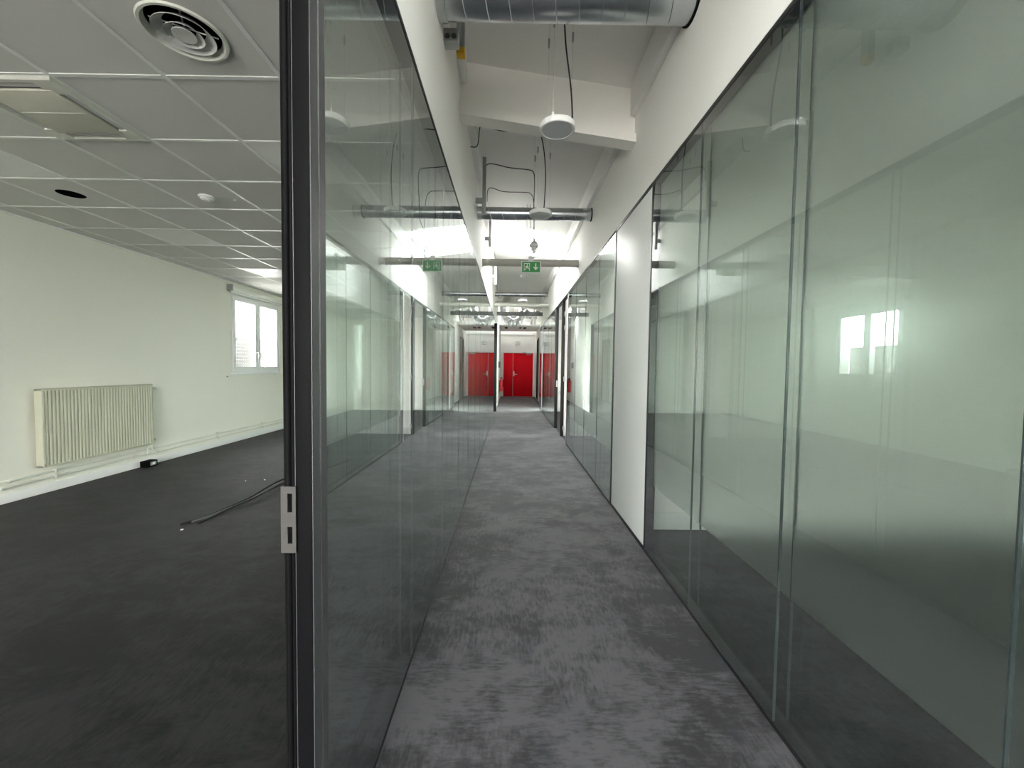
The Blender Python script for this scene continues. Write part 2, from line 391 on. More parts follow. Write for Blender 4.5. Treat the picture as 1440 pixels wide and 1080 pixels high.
# ceiling tiles in their white steel grid; a few bays hold opal light panels, one a round diffuser, one an open hole
GX = [XW, -4.8, -4.2, -3.6, -3.0, -2.4, -1.8, -1.2, -.6, XL - T]
GY = [Y0 - .2] + [-3.23 + .6 * k_ for k_ in range(28)] + [13.1]
GY = [y for y in GY if y <= 13.1]
CASSETTE = (-2.7, 2.47)
DIFF, HOLE = (-1.475, 1.885), (-3.9, 3.67)
def near(p, cx, cy): return abs(cx - p[0]) < .2 and abs(cy - p[1]) < .2
def tile_mb(x0, x1, y0, y1, hole=None, c=None, zb=ZC + .004):
    m = MB(); gz = .003
    x0 += gz; x1 -= gz; y0 += gz; y1 -= gz
    if hole is None: return m.box(x0, x1, y0, y1, zb, zb + .016)
    n = 48; cx, cy = c; rings = {'i0': [], 'o0': [], 'i1': [], 'o1': []}
    for k_ in range(n):
        a_ = 2 * PI * (k_ + .5) / n; dx, dy = math.cos(a_), math.sin(a_)
        t_ = min(((x1 - cx) if dx > 0 else (x0 - cx)) / dx if abs(dx) > 1e-6 else 9, ((y1 - cy) if dy > 0 else (y0 - cy)) / dy if abs(dy) > 1e-6 else 9)
        ox, oy = cx + dx * t_, cy + dy * t_
        if k_ % 12 in (5, 6) : ox, oy = (x1 if dx > 0 else x0), (y1 if dy > 0 else y0)
        for nm, (px, py, pz) in {'i0': (cx + dx * hole, cy + dy * hole, zb), 'o0': (ox, oy, zb), 'i1': (cx + dx * hole, cy + dy * hole, zb + .016), 'o1': (ox, oy, zb + .016)}.items():
            rings[nm].append(m.bm.verts.new((px, py, pz)))
    for k_ in range(n):
        j = (k_ + 1) % n
        for A, B in (('i0', 'o0'), ('i1', 'o1'), ('i0', 'i1'), ('o0', 'o1')):
            try: m.bm.faces.new([rings[A][k_], rings[A][j], rings[B][j], rings[B][k_]])
            except ValueError: pass
    bmesh.ops.remove_doubles(m.bm, verts=m.bm.verts[:], dist=1e-5)
    return m
LIGHT_ROWS = [(-4.2, .97 - 1.8), (-4.2, .97), (-4.2, 2.77), (-4.2, 4.57), (-4.2, 6.37), (-4.2, 8.17), (-1.8, -.83), (-1.8, .97 - 0.0), (-1.8, 2.77), (-1.8, 4.57), (-1.8, 6.37), (-1.8, 8.17), (-4.2, 9.97), (-1.8, 9.97)]
shared = {}
for i in range(len(GX) - 1):
    for j in range(len(GY) - 1):
        x0, x1, y0, y1 = GX[i], GX[i + 1], GY[j], GY[j + 1]; cx, cy = (x0 + x1) / 2, (y0 + y1) / 2
        if y1 < .3 or near(CASSETTE, cx, cy): continue
        if near(DIFF, cx, cy): tile_mb(x0, x1, y0, y1, .158, DIFF).build('ceiling_tile', 'tile', ceiling); continue
        if near(HOLE, cx, cy): tile_mb(x0, x1, y0, y1, .098, HOLE).build('ceiling_tile', 'tile', ceiling); continue
        lit = any(abs(x0 - lx) < .01 and abs(y0 - ly) < .02 for lx, ly in LIGHT_ROWS)
        key = (round(x1 - x0, 3), round(y1 - y0, 3), lit)
        if key not in shared:
            o = tile_mb(x0, x1, y0, y1).build('light_panel' if lit else 'ceiling_tile', 'light_tile' if lit else 'tile', ceiling)
            for v in o.data.vertices: v.co -= Vector((cx, cy, ZC)) - ceiling.location
            o.location = Vector((cx, cy, ZC)) - ceiling.location; shared[key] = o
            if lit: o['label'] = 'switched-off opal light panel'
        else:
            o = shared[key].copy(); COL.objects.link(o); o.location = Vector((cx, cy, ZC)) - ceiling.location
def bar(m, x0, x1, y0, y1, zl=0.0):
    return m.box(x0, x1, y0, y1, ZC - zl, ZC + .006).box((x0 + x1) / 2 - .0015 if x1 - x0 < .05 else x0, (x0 + x1) / 2 + .0015 if x1 - x0 < .05 else x1, (y0 + y1) / 2 - .0015 if y1 - y0 < .05 else y0, (y0 + y1) / 2 + .0015 if y1 - y0 < .05 else y1, ZC + .005, ZC + .035)
for gx in GX[1:-1]: bar(MB(), gx - .012, gx + .012, Y0 - .2, 13.1, .0008).build('grid_runner', 'grid', ceiling)
for gy in GY[1:-1]:
    if gy > .3: bar(MB(), XW, XL - T, gy - .012, gy + .012).build('grid_runner', 'grid', ceiling)
MB().box(XW, XW + .02, Y0, 13.1, ZC - .012, ZC + .004).build('edge_angle', 'grid', ceiling)
MB().lathe((HOLE[0], HOLE[1], ZC + .006), (0, 0, 1), [(0, .097), (.07, .097), (.07, 0)], 40, cap0=False).build('opening_recess', 'dark', ceiling)

# ceiling cassette air conditioner
cx, cy = CASSETTE; h_ = .285
ac = thing('air_conditioner', (cx, cy, ZC - .016), 'cream four-way cassette air conditioner set in the tile ceiling', 'air conditioner')
us = [cx - h_, cx - .262, cx - .208, cx - .17, cx + .17, cx + .208, cx + .262, cx + h_]; vs = [y - cx + cy for y in us]
def slotfree(i, j):
    if 2 <= i <= 4 and 2 <= j <= 4: return False
    if j in (1, 5) and 3 == i: return False
    if i in (1, 5) and 3 == j: return False
    return True
MB().sheet(us, vs, slotfree, ZC - .014, ZC + .004, lambda u_, v_, t_: (u_, v_, t_)).build('bezel', 'cream_white', ac)
rim = MB()
for q_ in range(4):
    P0 = [(h_, -h_, -.014), (h_, h_, -.014), (h_ + .016, h_ + .016, -.001), (h_ + .016, -h_ - .016, -.001)]
    for _ in range(q_): P0 = [(-b_, a_, c_) for a_, b_, c_ in P0]
    rim.quad([(cx + a_, cy + b_, ZC + c_) for a_, b_, c_ in P0])
bmesh.ops.remove_doubles(rim.bm, verts=rim.bm.verts[:], dist=1e-5)
rim.build('sloped_rim', 'cream_white', ac)
MB().box(cx - h_ + .01, cx + h_ - .01, cy - h_ + .01, cy + h_ - .01, ZC + .035, ZC + .04).build('plenum', 'dark', ac)
grille = MB().box(cx - .205, cx + .205, cy - .205, cy + .205, ZC - .017, ZC + .002, .004).build('intake_grille', 'cream', ac)
MB().box(cx - .19, cx + .19, cy - .012, cy - .006, ZC - .019, ZC - .016).build('grille_seam', 'cream_white', grille)
for q_ in range(4):
    R_ = Matrix.Rotation(q_ * PI / 2, 4, 'Z')
    b_ = bmesh.new(); bmesh.ops.create_cube(b_, size=1)
    Mv = Matrix.Translation((cx, cy, ZC - .006)) @ R_ @ Matrix.Translation((.235, 0, 0)) @ Matrix.Rotation(math.radians(-10), 4, 'Y') @ Matrix.Diagonal((.024, .335, .003, 1))
    MB().merge(b_, Mv).build('louvre', 'diffuser_metal', ac)

# round diffuser
dx_, dy_ = DIFF
df = thing('ceiling_diffuser', (dx_, dy_, ZC - .03), 'large round white air diffuser with concentric cones in the ceiling', 'diffuser')
def ringcone(r0, z0, r1, z1, th=.0025):
    return MB().lathe((dx_, dy_, ZC), (0, 0, 1), [(z0, r0), (z1, r1), (z1 + th, r1), (z0 + th, r0), (z0, r0)], 56, cap0=False, cap1=False)
MB().lathe((dx_, dy_, ZC), (0, 0, 1), [(-.002, .168), (-.010, .163), (-.010, .152), (.018, .138), (.022, .139), (-.002, .156), (-.002, .168)], 56, cap0=False, cap1=False).build('outer_ring', 'cream_white', df)
ringcone(.118, -.012, .078, .022).build('cone', 'diffuser_metal', df)
ringcone(.074, -.014, .042, .014).build('cone', 'diffuser_metal', df)
MB().lathe((dx_, dy_, ZC), (0, 0, 1), [(-.010, 0), (-.012, .022), (-.014, .046), (-.009, .046), (.008, .022), (.008, 0)], 40).build('centre_disc', 'diffuser_metal', df)
MB().lathe((dx_, dy_, ZC), (0, 0, 1), [(.004, .152), (.05, .14), (.05, 0)], 48, cap0=False).build('neck', 'dark', df)
for a_ in (.5, .5 + PI / 2):
    c_, s_ = math.cos(a_), math.sin(a_)
    MB().tube([(dx_ - .125 * c_, dy_ - .125 * s_, ZC + .022), (dx_ + .125 * c_, dy_ + .125 * s_, ZC + .022)], .003, 6).build('bracket', 'steel', df)

sd = thing('smoke_detector', (-2.71, 3.675, ZC - .05), 'small round white smoke detector on a ceiling tile', 'detector')
MB().lathe((-2.71, 3.675, ZC + .004), (0, 0, -1), [(0, .06), (.014, .06), (.018, .055)], 28).build('base', 'white_plastic', sd)
MB().lathe((-2.71, 3.675, ZC - .012), (0, 0, -1), [(0, .05), (.012, .046), (.016, .034), (.022, .03), (.025, 0)], 28).build('sensor_head', 'white_plastic', sd)

# ------------------------------------------------------------------ radiator, pipes, floor box, cables in the left room
ya, yb, za, zb = 4.27, 5.60, .30, 1.135
rd = thing('radiator', (XW + .1, (ya + yb) / 2, .06), 'beige ribbed panel radiator mounted on the cream wall', 'radiator')
N = 34; prof = []
for k_ in range(N):                              # ribbed front: rounded column, narrow groove
    y = ya + .03 + (yb - ya - .06) * k_ / N; w_ = (yb - ya - .06) / N
    prof += [(y + .06 * w_, XW + .112), (y + .22 * w_, XW + .1175), (y + .5 * w_, XW + .119), (y + .78 * w_, XW + .1175), (y + .94 * w_, XW + .112)]
poly = [(ya + .03, XW + .100)] + prof + [(yb - .03, XW + .100), (yb - .03, XW + .045), (ya + .03, XW + .045)]
pm = MB().prism(poly, za + .02, zb - .02, lambda a, b, c: (b, a, c))
pm.build('ribbed_panel', 'radiator', rd)
for y0_, y1_ in ((ya, ya + .034), (yb - .034, yb)):
    MB().box(XW + .035, XW + .120, y0_, y1_, za, zb, .008).build('end_cap', 'radiator', rd)
MB().box(XW + .035, XW + .122, ya, yb, zb - .024, zb, .008).build('top_rail', 'radiator', rd)
MB().box(XW + .035, XW + .118, ya, yb, za, za + .022, .008).build('bottom_rail', 'radiator', rd)
for z in (za + .05, zb - .05):
    MB().lathe((XW + .118, ya + .017, z), (1, 0, 0), [(0, .011), (.006, .011), (.008, .006)], 12).build('plug', 'radiator', rd)
for y in (ya + .2, yb - .2): MB().box(XW, XW + .05, y - .02, y + .02, za + .1, zb - .1).build('wall_bracket', 'radiator', rd)
v1 = MB().cyl((XW + .075, yb - .002, 1.07), (XW + .075, yb + .05, 1.07), .011, 12).build('valve', 'grey_metal', rd)
MB().lathe((XW + .075, yb + .045, 1.07), (0, 1, 0), [(0, .02), (.012, .022), (.05, .018), (.055, .012)], 16).build('valve_cap', 'cream_white', v1)
MB().tube([(XW + .075, yb + .03, 1.07), (XW + .07, yb + .03, .95), (XW + .066, yb + .03, .5), (XW + .066, yb + .03, .22)], .008, 8).build('riser_pipe', 'cream_white', rd)
v2 = MB().cyl((XW + .075, yb - .002, .36), (XW + .075, yb + .065, .36), .013, 12).build('valve', 'grey_metal', rd)
MB().tube([(XW + .075, yb + .055, .37), (XW + .075, yb + .055, .30), (XW + .066, yb - .04, .28), (XW + .066, yb - .05, .17)], .008, 8, smooth_path=1).build('return_pipe', 'cream_white', rd)
for nm, z, txt in (('heating_pipe', .225, 'upper cream heating pipe running along the wall below the radiator'), ('heating_pipe', .165, 'lower cream heating pipe running along the wall below the radiator')):
    hp = thing(nm, (XW + .035, 8, z), txt, 'pipe', 'heating pipes along the wall')
    MB().cyl((XW + .035, 2.5, z), (XW + .035, 13.1, z), .0125, 12).build('pipe_run', 'cream_white', hp)
    for k_ in range(8):
        y = 3.2 + 1.25 * k_; MB().box(XW, XW + .052, y - .011, y + .011, z - .019, z + .019, .004).build('pipe_clip', 'cream_white', hp)
    y = 4.02 if z > .2 else 3.96
    MB().lathe((XW + .035, y, z), (0, 1, 0), [(0, .014), (.004, .02), (.05, .02), (.054, .014)], 14).build('coupling', 'cream_white', hp)
    MB().lathe((XW + .035, 5.38, z), (0, 1, 0), [(0, .014), (.004, .019), (.05, .019), (.054, .014)], 14).build('coupling', 'cream_white', hp)
fb = thing('floor_socket', (-4.95, 5.56, 0), 'small black power box standing on the carpet below the radiator', 'socket')
MB().box(-5.0, -4.89, 5.47, 5.63, 0, .085, .01).build('housing', 'rubber', fb)
MB().box(-4.893, -4.884, 5.51, 5.60, .02, .07, .003).build('face_plate', 'grey_metal', fb)
MB().box(-4.886, -4.880, 5.535, 5.575, .032, .06, .002).build('outlet', 'sign_white', fb)
# loose cables
cb = thing('loose_cable', (-2.7, 4.4, 0), 'bundle of loose black cables lying across the carpet', 'cable')
for k_, (o1, o2) in enumerate(((0, 0), (.022, .012), (-.016, .02))):
    pts = [(-2.40 + o1, 6.0, .012), (-2.62 + o1 * 2, 5.2, .012), (-2.66 + o1 * 3, 4.75 + o2 * 2, .035 + o2), (-2.63 + o1 * 2, 4.42, .05 + o2), (-2.66 + o1, 4.12 - o2, .03 + o2 * .5), (-2.73 + o1, 3.86, .018 + o2 * .3), (-2.76 + o1 * 1.5, 3.72 - k_ * .02, .012), (-2.82 + o1 * 3.5, 3.58 - k_ * .03, .010)]
    MB().tube(pts, .0095, 8, smooth_path=2).build('cable_strand', 'cable' if k_ else 'grey_cable', cb)
for k_, (px, py, s_) in enumerate(((-2.78, 3.42, .014), (-3.0, 4.95, .012), (-3.2, 4.9, .009))):
    b_ = bmesh.new(); bmesh.ops.create_icosphere(b_, subdivisions=1, radius=s_)
    for v in b_.verts: v.co *= random.uniform(.6, 1.25); v.co.z *= .55
    tag(MB().merge(b_, Matrix.Translation((px, py, s_ * .4))).build('plaster_crumb', 'sign_white'), ['white plaster crumb on the carpet by the cable ends', 'larger of two white plaster crumbs beyond the loose cables', 'smaller of two white plaster crumbs beyond the loose cables'][k_], 'debris', 'plaster crumbs on the carpet')

# ------------------------------------------------------------------ corridor upper walls, roof, skylights
struct(MB().box(XL - T, XL, Y0 - .2, 12.85, HP, 4.35).build('wall_corridor_left', 'wall'), 'white wall above the left glass partition', 'wall')
struct(MB().box(XL - T - .1, XL, 12.85, YE, 0, 4.35).build('wall_far_left', 'wall'), 'white wall at the far left end of the corridor', 'wall')
struct(MB().box(XR, XR + T, Y0 - .2, 14.6, HP, 4.2).build('wall_corridor_right', 'wall'), 'white wall above the right glass partition', 'wall')
SKY = [(-1.7, -.7), (.85, 1.15), (7.5, 9.2), (15.5, 16.45), (19.35, 19.6)]  # the two narrowest are unseen, added to brighten upper walls and end wall
# roof: sloping slab cut by the skylights
us = sorted({Y0 - .2, YE, *[y for s_ in SKY for y in s_]}); vs = [XL - .6, XL + .10, XR - .10, XR + .6]
roof = struct(MB().sheet(us, vs, lambda i, j: not (j == 1 and any(a < (us[i] + us[i + 1]) / 2 < b for a, b in SKY)), 0, .22, lambda u_, v_, t_: (v_, u_, roof_z(v_) + t_)).build('roof', 'roof'), 'white sloping roof over the corridor', 'roof')
for n_, (a, b) in enumerate(SKY):
    sw = bpy.data.objects.new('window_%d' % (5 + n_), None); COL.objects.link(sw); sw.location = (.3, (a + b) / 2, 4.1); struct(sw, ['skylight overhead behind the viewer', 'unseen narrow skylight added before the large duct to brighten the upper walls', 'bright skylight across the sloping roof above the exit sign', 'skylight in the roof above the silver flexible ducts', 'unseen skylight added above the lowered ceiling to wash the end wall'][n_], 'skylight')
    x0, x1 = XL + .10, XR - .10
    sk = MB().sheet([x0, x0 + .03, x1 - .03, x1], [a, a + .03, b - .03, b], lambda i, j: not (i == 1 and j == 1), .14, .19, lambda u_, v_, t_: (u_, v_, roof_z(u_) + t_))
    sk.build('skylight_frame', 'pvc', sw)
    MB().sheet([x0 + .03, x1 - .03], [a + .03, b - .03], lambda i, j: True, .16, .17, lambda u_, v_, t_: (u_, v_, roof_z(u_) + t_)).build('skylight_pane', 'skylight_glass', sw)
    portal('sky_portal', (.3, (a + b) / 2, 4.45), x1 - x0, b - a, (0, 0, -1))
# transverse roof beam with its lower flange
def beam(y, n, label):
    web = MB().prism([(XL, roof_z(XL) - .388), (XR, roof_z(XR) - .388), (XR, roof_z(XR) + .02), (XL, roof_z(XL) + .02)], y, y + .09).prism([(XL, roof_z(XL) - .402), (XR, roof_z(XR) - .402), (XR, roof_z(XR) - .388), (XL, roof_z(XL) - .388)], y + .05, y + .085).build('trim_%d' % n, 'beam')
    struct(web, label, 'beam')
    MB().prism([(XL, roof_z(XL) - .472), (XR, roof_z(XR) - .472), (XR, roof_z(XR) - .402), (XL, roof_z(XL) - .402)], y - .05, y + .10).build('beam_flange', 'beam', web)
    return web
beam(3.62, 1, 'sloping white roof beam behind the nearest round lamp')
beam(-3.2, 2, 'sloping white roof beam behind the viewer')
beam(13.9, 3, 'sloping white roof beam at the far end of the corridor')
for n_, (a, b) in enumerate(((Y0, 3.57), (3.76, 13.85), (14.05, 16.5))):      # boards under the roof along both walls
    struct(MB().box(XR - .055, XR, a, b, 3.60, roof_z(XR) + .02, .004).build('trim_%d' % (4 + n_ * 2), 'frame_white'), 'white board along the right wall under the roof', 'board')
    struct(MB().box(XL, XL + .06, a, b, 3.86, roof_z(XL) + .02, .004).build('trim_%d' % (5 + n_ * 2), 'frame_white'), 'white board along the left wall under the roof', 'board')

# ------------------------------------------------------------------ right rooms (seen through film and door openings)
WIN_R = [(-3.2, -1.65), (5.0, 7.0), (10.0, 12.0)]  # windows added so the right rooms get daylight of their own
wr = wall_with_openings('wall_right', XO, XO + .3, WIN_R, Y0 - .2, 14.8, 3.0, 'wall')
wr['label'] = 'outer wall of the right rooms'; wr['category'] = 'wall'
for n_, (a, b) in enumerate(WIN_R):
    portal('sky_portal', (XO + .28, (a + b) / 2, (WZ0 + WZ1) / 2), WZ1 - WZ0, b - a, (-1, 0, 0))
    w = bpy.data.objects.new('window_%d' % (11 + n_), None); COL.objects.link(w); w.location = (XO + .06, (a + b) / 2, WZ0); struct(w, 'outer window added to give a right room daylight', 'window')
    MB().sheet([a, a + .06, (a + b) / 2 - .05, (a + b) / 2 + .05, b - .06, b], [WZ0, WZ0 + .06, WZ1 - .06, WZ1], lambda i, j: not (i in (1, 3) and j == 1), XO + .02, XO + .09, lambda u_, v_, t_: (t_, u_, v_)).build('window_frame', 'pvc', w)
    MB().box(XO + .05, XO + .058, a + .05, b - .05, WZ0 + .05, WZ1 - .05).build('window_pane', 'window_glass', w)
def divider(n, y, label):
    o = struct(MB().box(XR + T + .002, XO, y, y + .1, 0, 3.0).build('wall_divider_%d' % n, 'wall'), label, 'wall')
    MB().box(XR + T + .01, XO, y - .014, y, 0, .15, .004).build('baseboard', 'frame_white', o)
divider(1, 3.55, 'white dividing wall with baseboard inside the near right room')
divider(2, 8.50, 'white dividing wall between the two open doorways on the right')
divider(3, 13.30, 'white dividing wall seen through the second open doorway')
struct(MB().box(XR + T, XO + .3, Y0 - .2, 14.8, 3.0, 3.15).build('ceiling_right', 'roof'), 'ceiling of the right rooms', 'ceiling')

# ------------------------------------------------------------------ glass partitions
def partition(name, label, X, s, y0, y1, joints, film=False, post0=True, post1=True, group=None, end_lip=0.0, pane0=None):
    """Double-glazed partition; X is its corridor face, s = +1 when the room lies towards +X."""
    p = thing(name, (X + s * T / 2, (y0 + y1) / 2, 0), label, 'partition', group); p['kind'] = 'thing'
    xa, xb = X, X + s * T
    bx = lambda a, b: (min(a, b), max(a, b))
    MB().box(*bx(xa, xb), y0, y1, HP - .028, HP - .001, .001).build('top_channel', 'black', p)
    MB().box(*bx(xa, xb), y0, y1, 0, .022, .002).build('bottom_channel', 'black', p)
    if post0: MB().box(*bx(xa, xb), y0, y0 + .045, .022, HP - .028, .002).build('post', 'black', p)
    if post1: MB().box(*bx(xa - s * end_lip, xb), y1 - .03, y1, .022, HP - .028, .002).build('post', 'black', p)
    cuts = [pane0 if pane0 else y0 + (.045 if post0 else 0)] + list(joints) + [y1 - (.03 if post1 else 0)]
    for x0 in (X + s * .002, X + s * (T - .012)):
        x1 = x0 + s * .010
        back = abs(x0 - X) > .02
        for a, b in zip(cuts, cuts[1:]):
            pane = MB().box(*bx(x0, x1), a + (.002 if a in joints else 0), b - (.002 if b in joints else 0), .022, HP - .028).build('pane', 'glass', p)
            if film and back: MB().box(*bx(x0 - s * .0035, x0 - s * .001), a + .003, b - .003, .52, HP - .03).build('frosted_film', 'film', pane)
        for j in joints:
            MB().box(*bx(x0, x1), j - .002, j + .002, .022, HP - .028).build('joint_seal', 'joint', p)
    return p

lp = partition('glass_partition', 'long clear glass partition along the left side of the corridor', XL, -1, .945, 12.85, [1.92 + .885 * k_ for k_ in range(12)], post0=False, end_lip=.045, pane0=1.0135)
# its near door jamb, stepped profile with gasket and strike plate
MB().prism([(XL, .94), (XL, .975), (XL - .003, .977), (XL - .003, .981), (XL, .983), (XL, 1.013), (XL - .042, 1.013), (XL - .042, .94)], 0, HP - .001, lambda a, b, c: (a, b, c)).build('jamb', 'lightened_black', lp)
MB().box(XL - T, XL - .042, .943, 1.013, 0, HP - .001, .002).build('jamb_rebate', 'darkened_black', lp)
MB().box(XL - .0395, XL - .002, .9375, .941, .0, HP - .001, .001).build('jamb_face', 'darkened_black', lp)
MB().tube([(XL - .058, .942, 0.01), (XL - .058, .942, HP - .03)], .008, 10).build('gasket', 'rubber', lp)
MB().tube([(XL - .046, .941, 0.01), (XL - .046, .941, HP - .03)], .004, 8).build('gasket', 'rubber', lp)
us = [XL - .0705, XL - .055, XL - .044, XL - .0355]; vs = [.982, 1.008, 1.051, 1.087, 1.130, 1.138]
us[0], us[3] = XL - .0705, XL - .0358
sp = MB().sheet(us, [.982, 1.004, 1.044, 1.078, 1.122, 1.138], lambda i, j: not (i == 1 and j in (1, 3)), .9305, .9335, lambda u_, v_, t_: (u_, t_, v_)).build('strike_plate', 'darkened_satin', lp)
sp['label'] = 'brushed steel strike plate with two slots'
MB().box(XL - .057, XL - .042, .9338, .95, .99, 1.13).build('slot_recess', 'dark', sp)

p1 = partition('glass_partition', 'near frosted glass partition on the right, big panes beside the viewer', XR, 1, -3.6, 3.13, [-2.9, -2.1, -1.35, -.6, .10, .83, 1.562, 2.333], film=True)
wp = thing('wall_panel', (XR + T / 2, 3.64, 0), 'solid white panel between the two right glass partitions', 'panel')
MB().box(XR + .003, XR + T, 3.135, 4.15, .03, HP - .03, .002).build('panel_face', 'panel', wp)
MB().box(XR, XR + T, 3.13, 4.155, 0, .028).build('bottom_channel', 'black', wp)
MB().box(XR, XR + T, 3.13, 4.155, HP - .028, HP).build('top_channel', 'black', wp)
p2 = partition('glass_partition', 'second right glass partition, between white panel and black doorway', XR, 1, 4.16, 7.55, [4.95, 5.80, 6.65], film=True)
# doorways with black jambs (leaf swung away inside)
def jamb(name, label, y, post_y0):
    j = thing(name, (XR + T / 2, y, 0), label, 'jamb'); j['kind'] = 'thing'
    MB().box(XR, XR + T, y, y + .05, 0, HP - .028, .002).build('post', 'black', j)
    MB().box(XR, XR + T, post_y0, y + .05, HP - .03, HP, .002).build('header', 'black', j)
    return j
j1 = jamb('door_jamb', 'black door jamb with pale hinges on the far side of the first right doorway', 8.42, 7.55)
for z in (.165, 1.20, 2.26, 2.54):
    MB().box(XR + .052, XR + T + .02, 8.407, 8.423, z - .05, z + .05, .004).cyl((XR + T + .012, 8.40, z - .05), (XR + T + .012, 8.40, z + .05), .009, 10).build('hinge', 'satin', j1)
j2 = jamb('door_jamb', 'black door jamb with strike plate at the second right doorway', 9.55, 8.47)
MB().box(XR + .03, XR + .062, 9.545, 9.551, .98, 1.13).build('strike_plate', 'steel', j2)
wj = MB().box(XR, XR + T, 7.552, 7.60, 0, HP - .032, .003).build('door_trim', 'beam'); tag(wj, 'slim pinkish-white edge trim closing the second right glass partition', 'trim'); wj['kind'] = 'thing'
p3 = partition('glass_partition', 'third right glass partition, beyond both black doorways, reflecting the red door', XR, 1, 9.61, 13.22, [10.5, 11.4, 12.3], film=True)
pw = MB().box(XR - .004, XR + T, 13.22, 13.50, 0, HP, .003).build('white_post', 'panel'); tag(pw, 'narrow white post ending the third right glass partition', 'post'); pw['kind'] = 'thing'
p4 = partition('glass_partition', 'short last glass partition on the right before the recess', XR, 1, 13.51, 14.6, [14.05], film=True, post0=False)

# ------------------------------------------------------------------ far end of the corridor
XF = 1.25
wf = struct(MB().sheet([14.6, 17.5, 18.95, YE], [0, 2.74, 4.2], lambda i, j: not (i == 1 and j == 0), XF, XF + .12, lambda u_, v_, t_: (t_, u_, v_)).build('wall_far_right', 'wall'), 'white recessed wall at the far right end', 'wall')
struct(MB().box(XR + T, XF + .12, 14.6, 14.7, 0, 4.2).build('wall_return', 'wall'), 'short return wall of the recess', 'wall')
dj = thing('door_2', (XF + .05, 18.2, 0), 'tall black door in its black frame in the recess beside the red door', 'door'); dj['kind'] = 'structure'
MB().box(XF - .012, XF + .11, 17.5, 17.57, 0, 2.74, .003).build('post', 'black', dj)
MB().box(XF - .012, XF + .11, 18.88, 18.95, 0, 2.74, .003).build('post', 'black', dj)
MB().box(XF - .012, XF + .11, 17.57, 18.88, 2.68, 2.74, .003).build('header', 'black', dj)
dl = MB().box(XF + .04, XF + .08, 17.575, 18.875, .01, 2.675, .003).build('door_leaf', 'lightened_black', dj)
MB().box(XF + .015, XF + .04, 17.66, 17.70, .95, 1.15, .004).cyl((XF + .02, 17.68, 1.07), (XF - .02, 17.68, 1.07), .009, 8).tube([(XF - .02, 17.68, 1.07), (XF - .022, 17.80, 1.07)], .009, 8).build('lever_handle', 'steel', dl)
wb = struct(MB().sheet([XL - .3, -.37, 1.19, XF + .3], [0, 2.20, 4.4], lambda i, j: not (i == 1 and j == 0), YE, YE + .2, lambda u_, v_, t_: (u_, t_, v_)).build('wall_back', 'wall'), 'white end wall around the red double door', 'wall')
struct(MB().box(XL - .1, XF + .1, YE + .2, YE + .3, 0, 2.4).build('wall_behind_door', 'dark'), 'dark wall closing the space behind the red door', 'wall')
# lowered ceiling at the end, with slot vents and a white rail under it
lc = struct(MB().box(XL, XF, 16.5, 19.25, 3.14, 3.26, .004).build('ceiling_far', 'wall'), 'lowered white ceiling before the red door', 'ceiling')
for x_ in (-.18, .42, .62):
    sv = thing('slot_vent', (x_, 17.6, 3.13), {-.18: 'leftmost dark slot vent in the lowered ceiling before the red door', .42: 'middle dark slot vent in the lowered ceiling before the red door', .62: 'rightmost dark slot vent in the lowered ceiling before the red door'}[x_], 'vent', 'slot vents in the lowered ceiling')
    MB().box(x_ - .07, x_ + .07, 17.2, 17.9, 3.128, 3.14, .003).build('vent_frame', 'grey_metal', sv)
    MB().box(x_ - .05, x_ + .05, 17.24, 17.86, 3.124, 3.129).build('vent_slot', 'dark', sv)
struct(MB().box(XL, XF, YE - .04, YE, 3.02, 3.14, .006).build('trim_10', 'frame_white'), 'white rail along the top of the end wall', 'trim')
# red double door
dr = bpy.data.objects.new('door_1', None); COL.objects.link(dr); dr.location = (.41, YE, 0); struct(dr, 'red double door with unequal leaves at the corridor end', 'door')
MB().sheet([-.37, -.315, 1.135, 1.19], [0, 2.145, 2.20], lambda i, j: not (i == 1 and j == 0), YE - .03, YE + .12, lambda u_, v_, t_: (u_, t_, v_)).build('door_frame', 'frame_white', dr)
l1 = MB().box(-.312, .146, YE + .0, YE + .045, .008, 2.142, .003).build('door_leaf', 'red_door', dr); l1['label'] = 'narrow red leaf'
l2 = MB().box(.160, 1.132, YE + .0, YE + .045, .008, 2.142, .003).build('door_leaf', 'red_door', dr); l2['label'] = 'wide red leaf'
MB().box(.144, .162, YE - .006, YE + .02, .008, 2.142, .002).build('meeting_strip', 'satin', dr)
MB().box(.175, .225, YE - .012, YE + .0, 1.0, 1.24, .004).cyl((.2, YE - .01, 1.10), (.2, YE - .055, 1.10), .011, 10).tube([(.2, YE - .05, 1.10), (.27, YE - .052, 1.10), (.36, YE - .05, 1.09)], .013, 8).build('lever_handle', 'steel', l2)
MB().box(.78, 1.03, YE - .06, YE + .0, 2.06, 2.12, .006).tube([(.9, YE - .05, 2.125), (.72, YE - .12, 2.165), (.62, YE - .04, 2.175)], .010, 8).build('door_closer', 'grey_metal', l2)
# sign above the door
es = thing('door_sign', (.37, YE - .02, 2.55), 'small pale pictogram sign on the end wall above the red door', 'sign')
MB().box(.245, .495, YE - .02, YE, 2.525, 2.705, .003).build('sign_plate', 'sign_white', es)
sm = MB().sheet([.255, .267, .355, .367, .376, .388, .473, .485], [2.535, 2.547, 2.683, 2.695], lambda i, j: (i < 3 or i > 3) and not (j == 1 and i in (1, 5)), YE - .0225, YE - .0195, lambda u_, v_, t_: (u_, t_, v_))
sm.build('pictogram', 'grey_line', es)
MB().tube([(.41, YE - .022, 2.57), (.44, YE - .022, 2.62), (.425, YE - .022, 2.655), (.452, YE - .022, 2.635)], .008, 6).build('pictogram', 'grey_line', es)
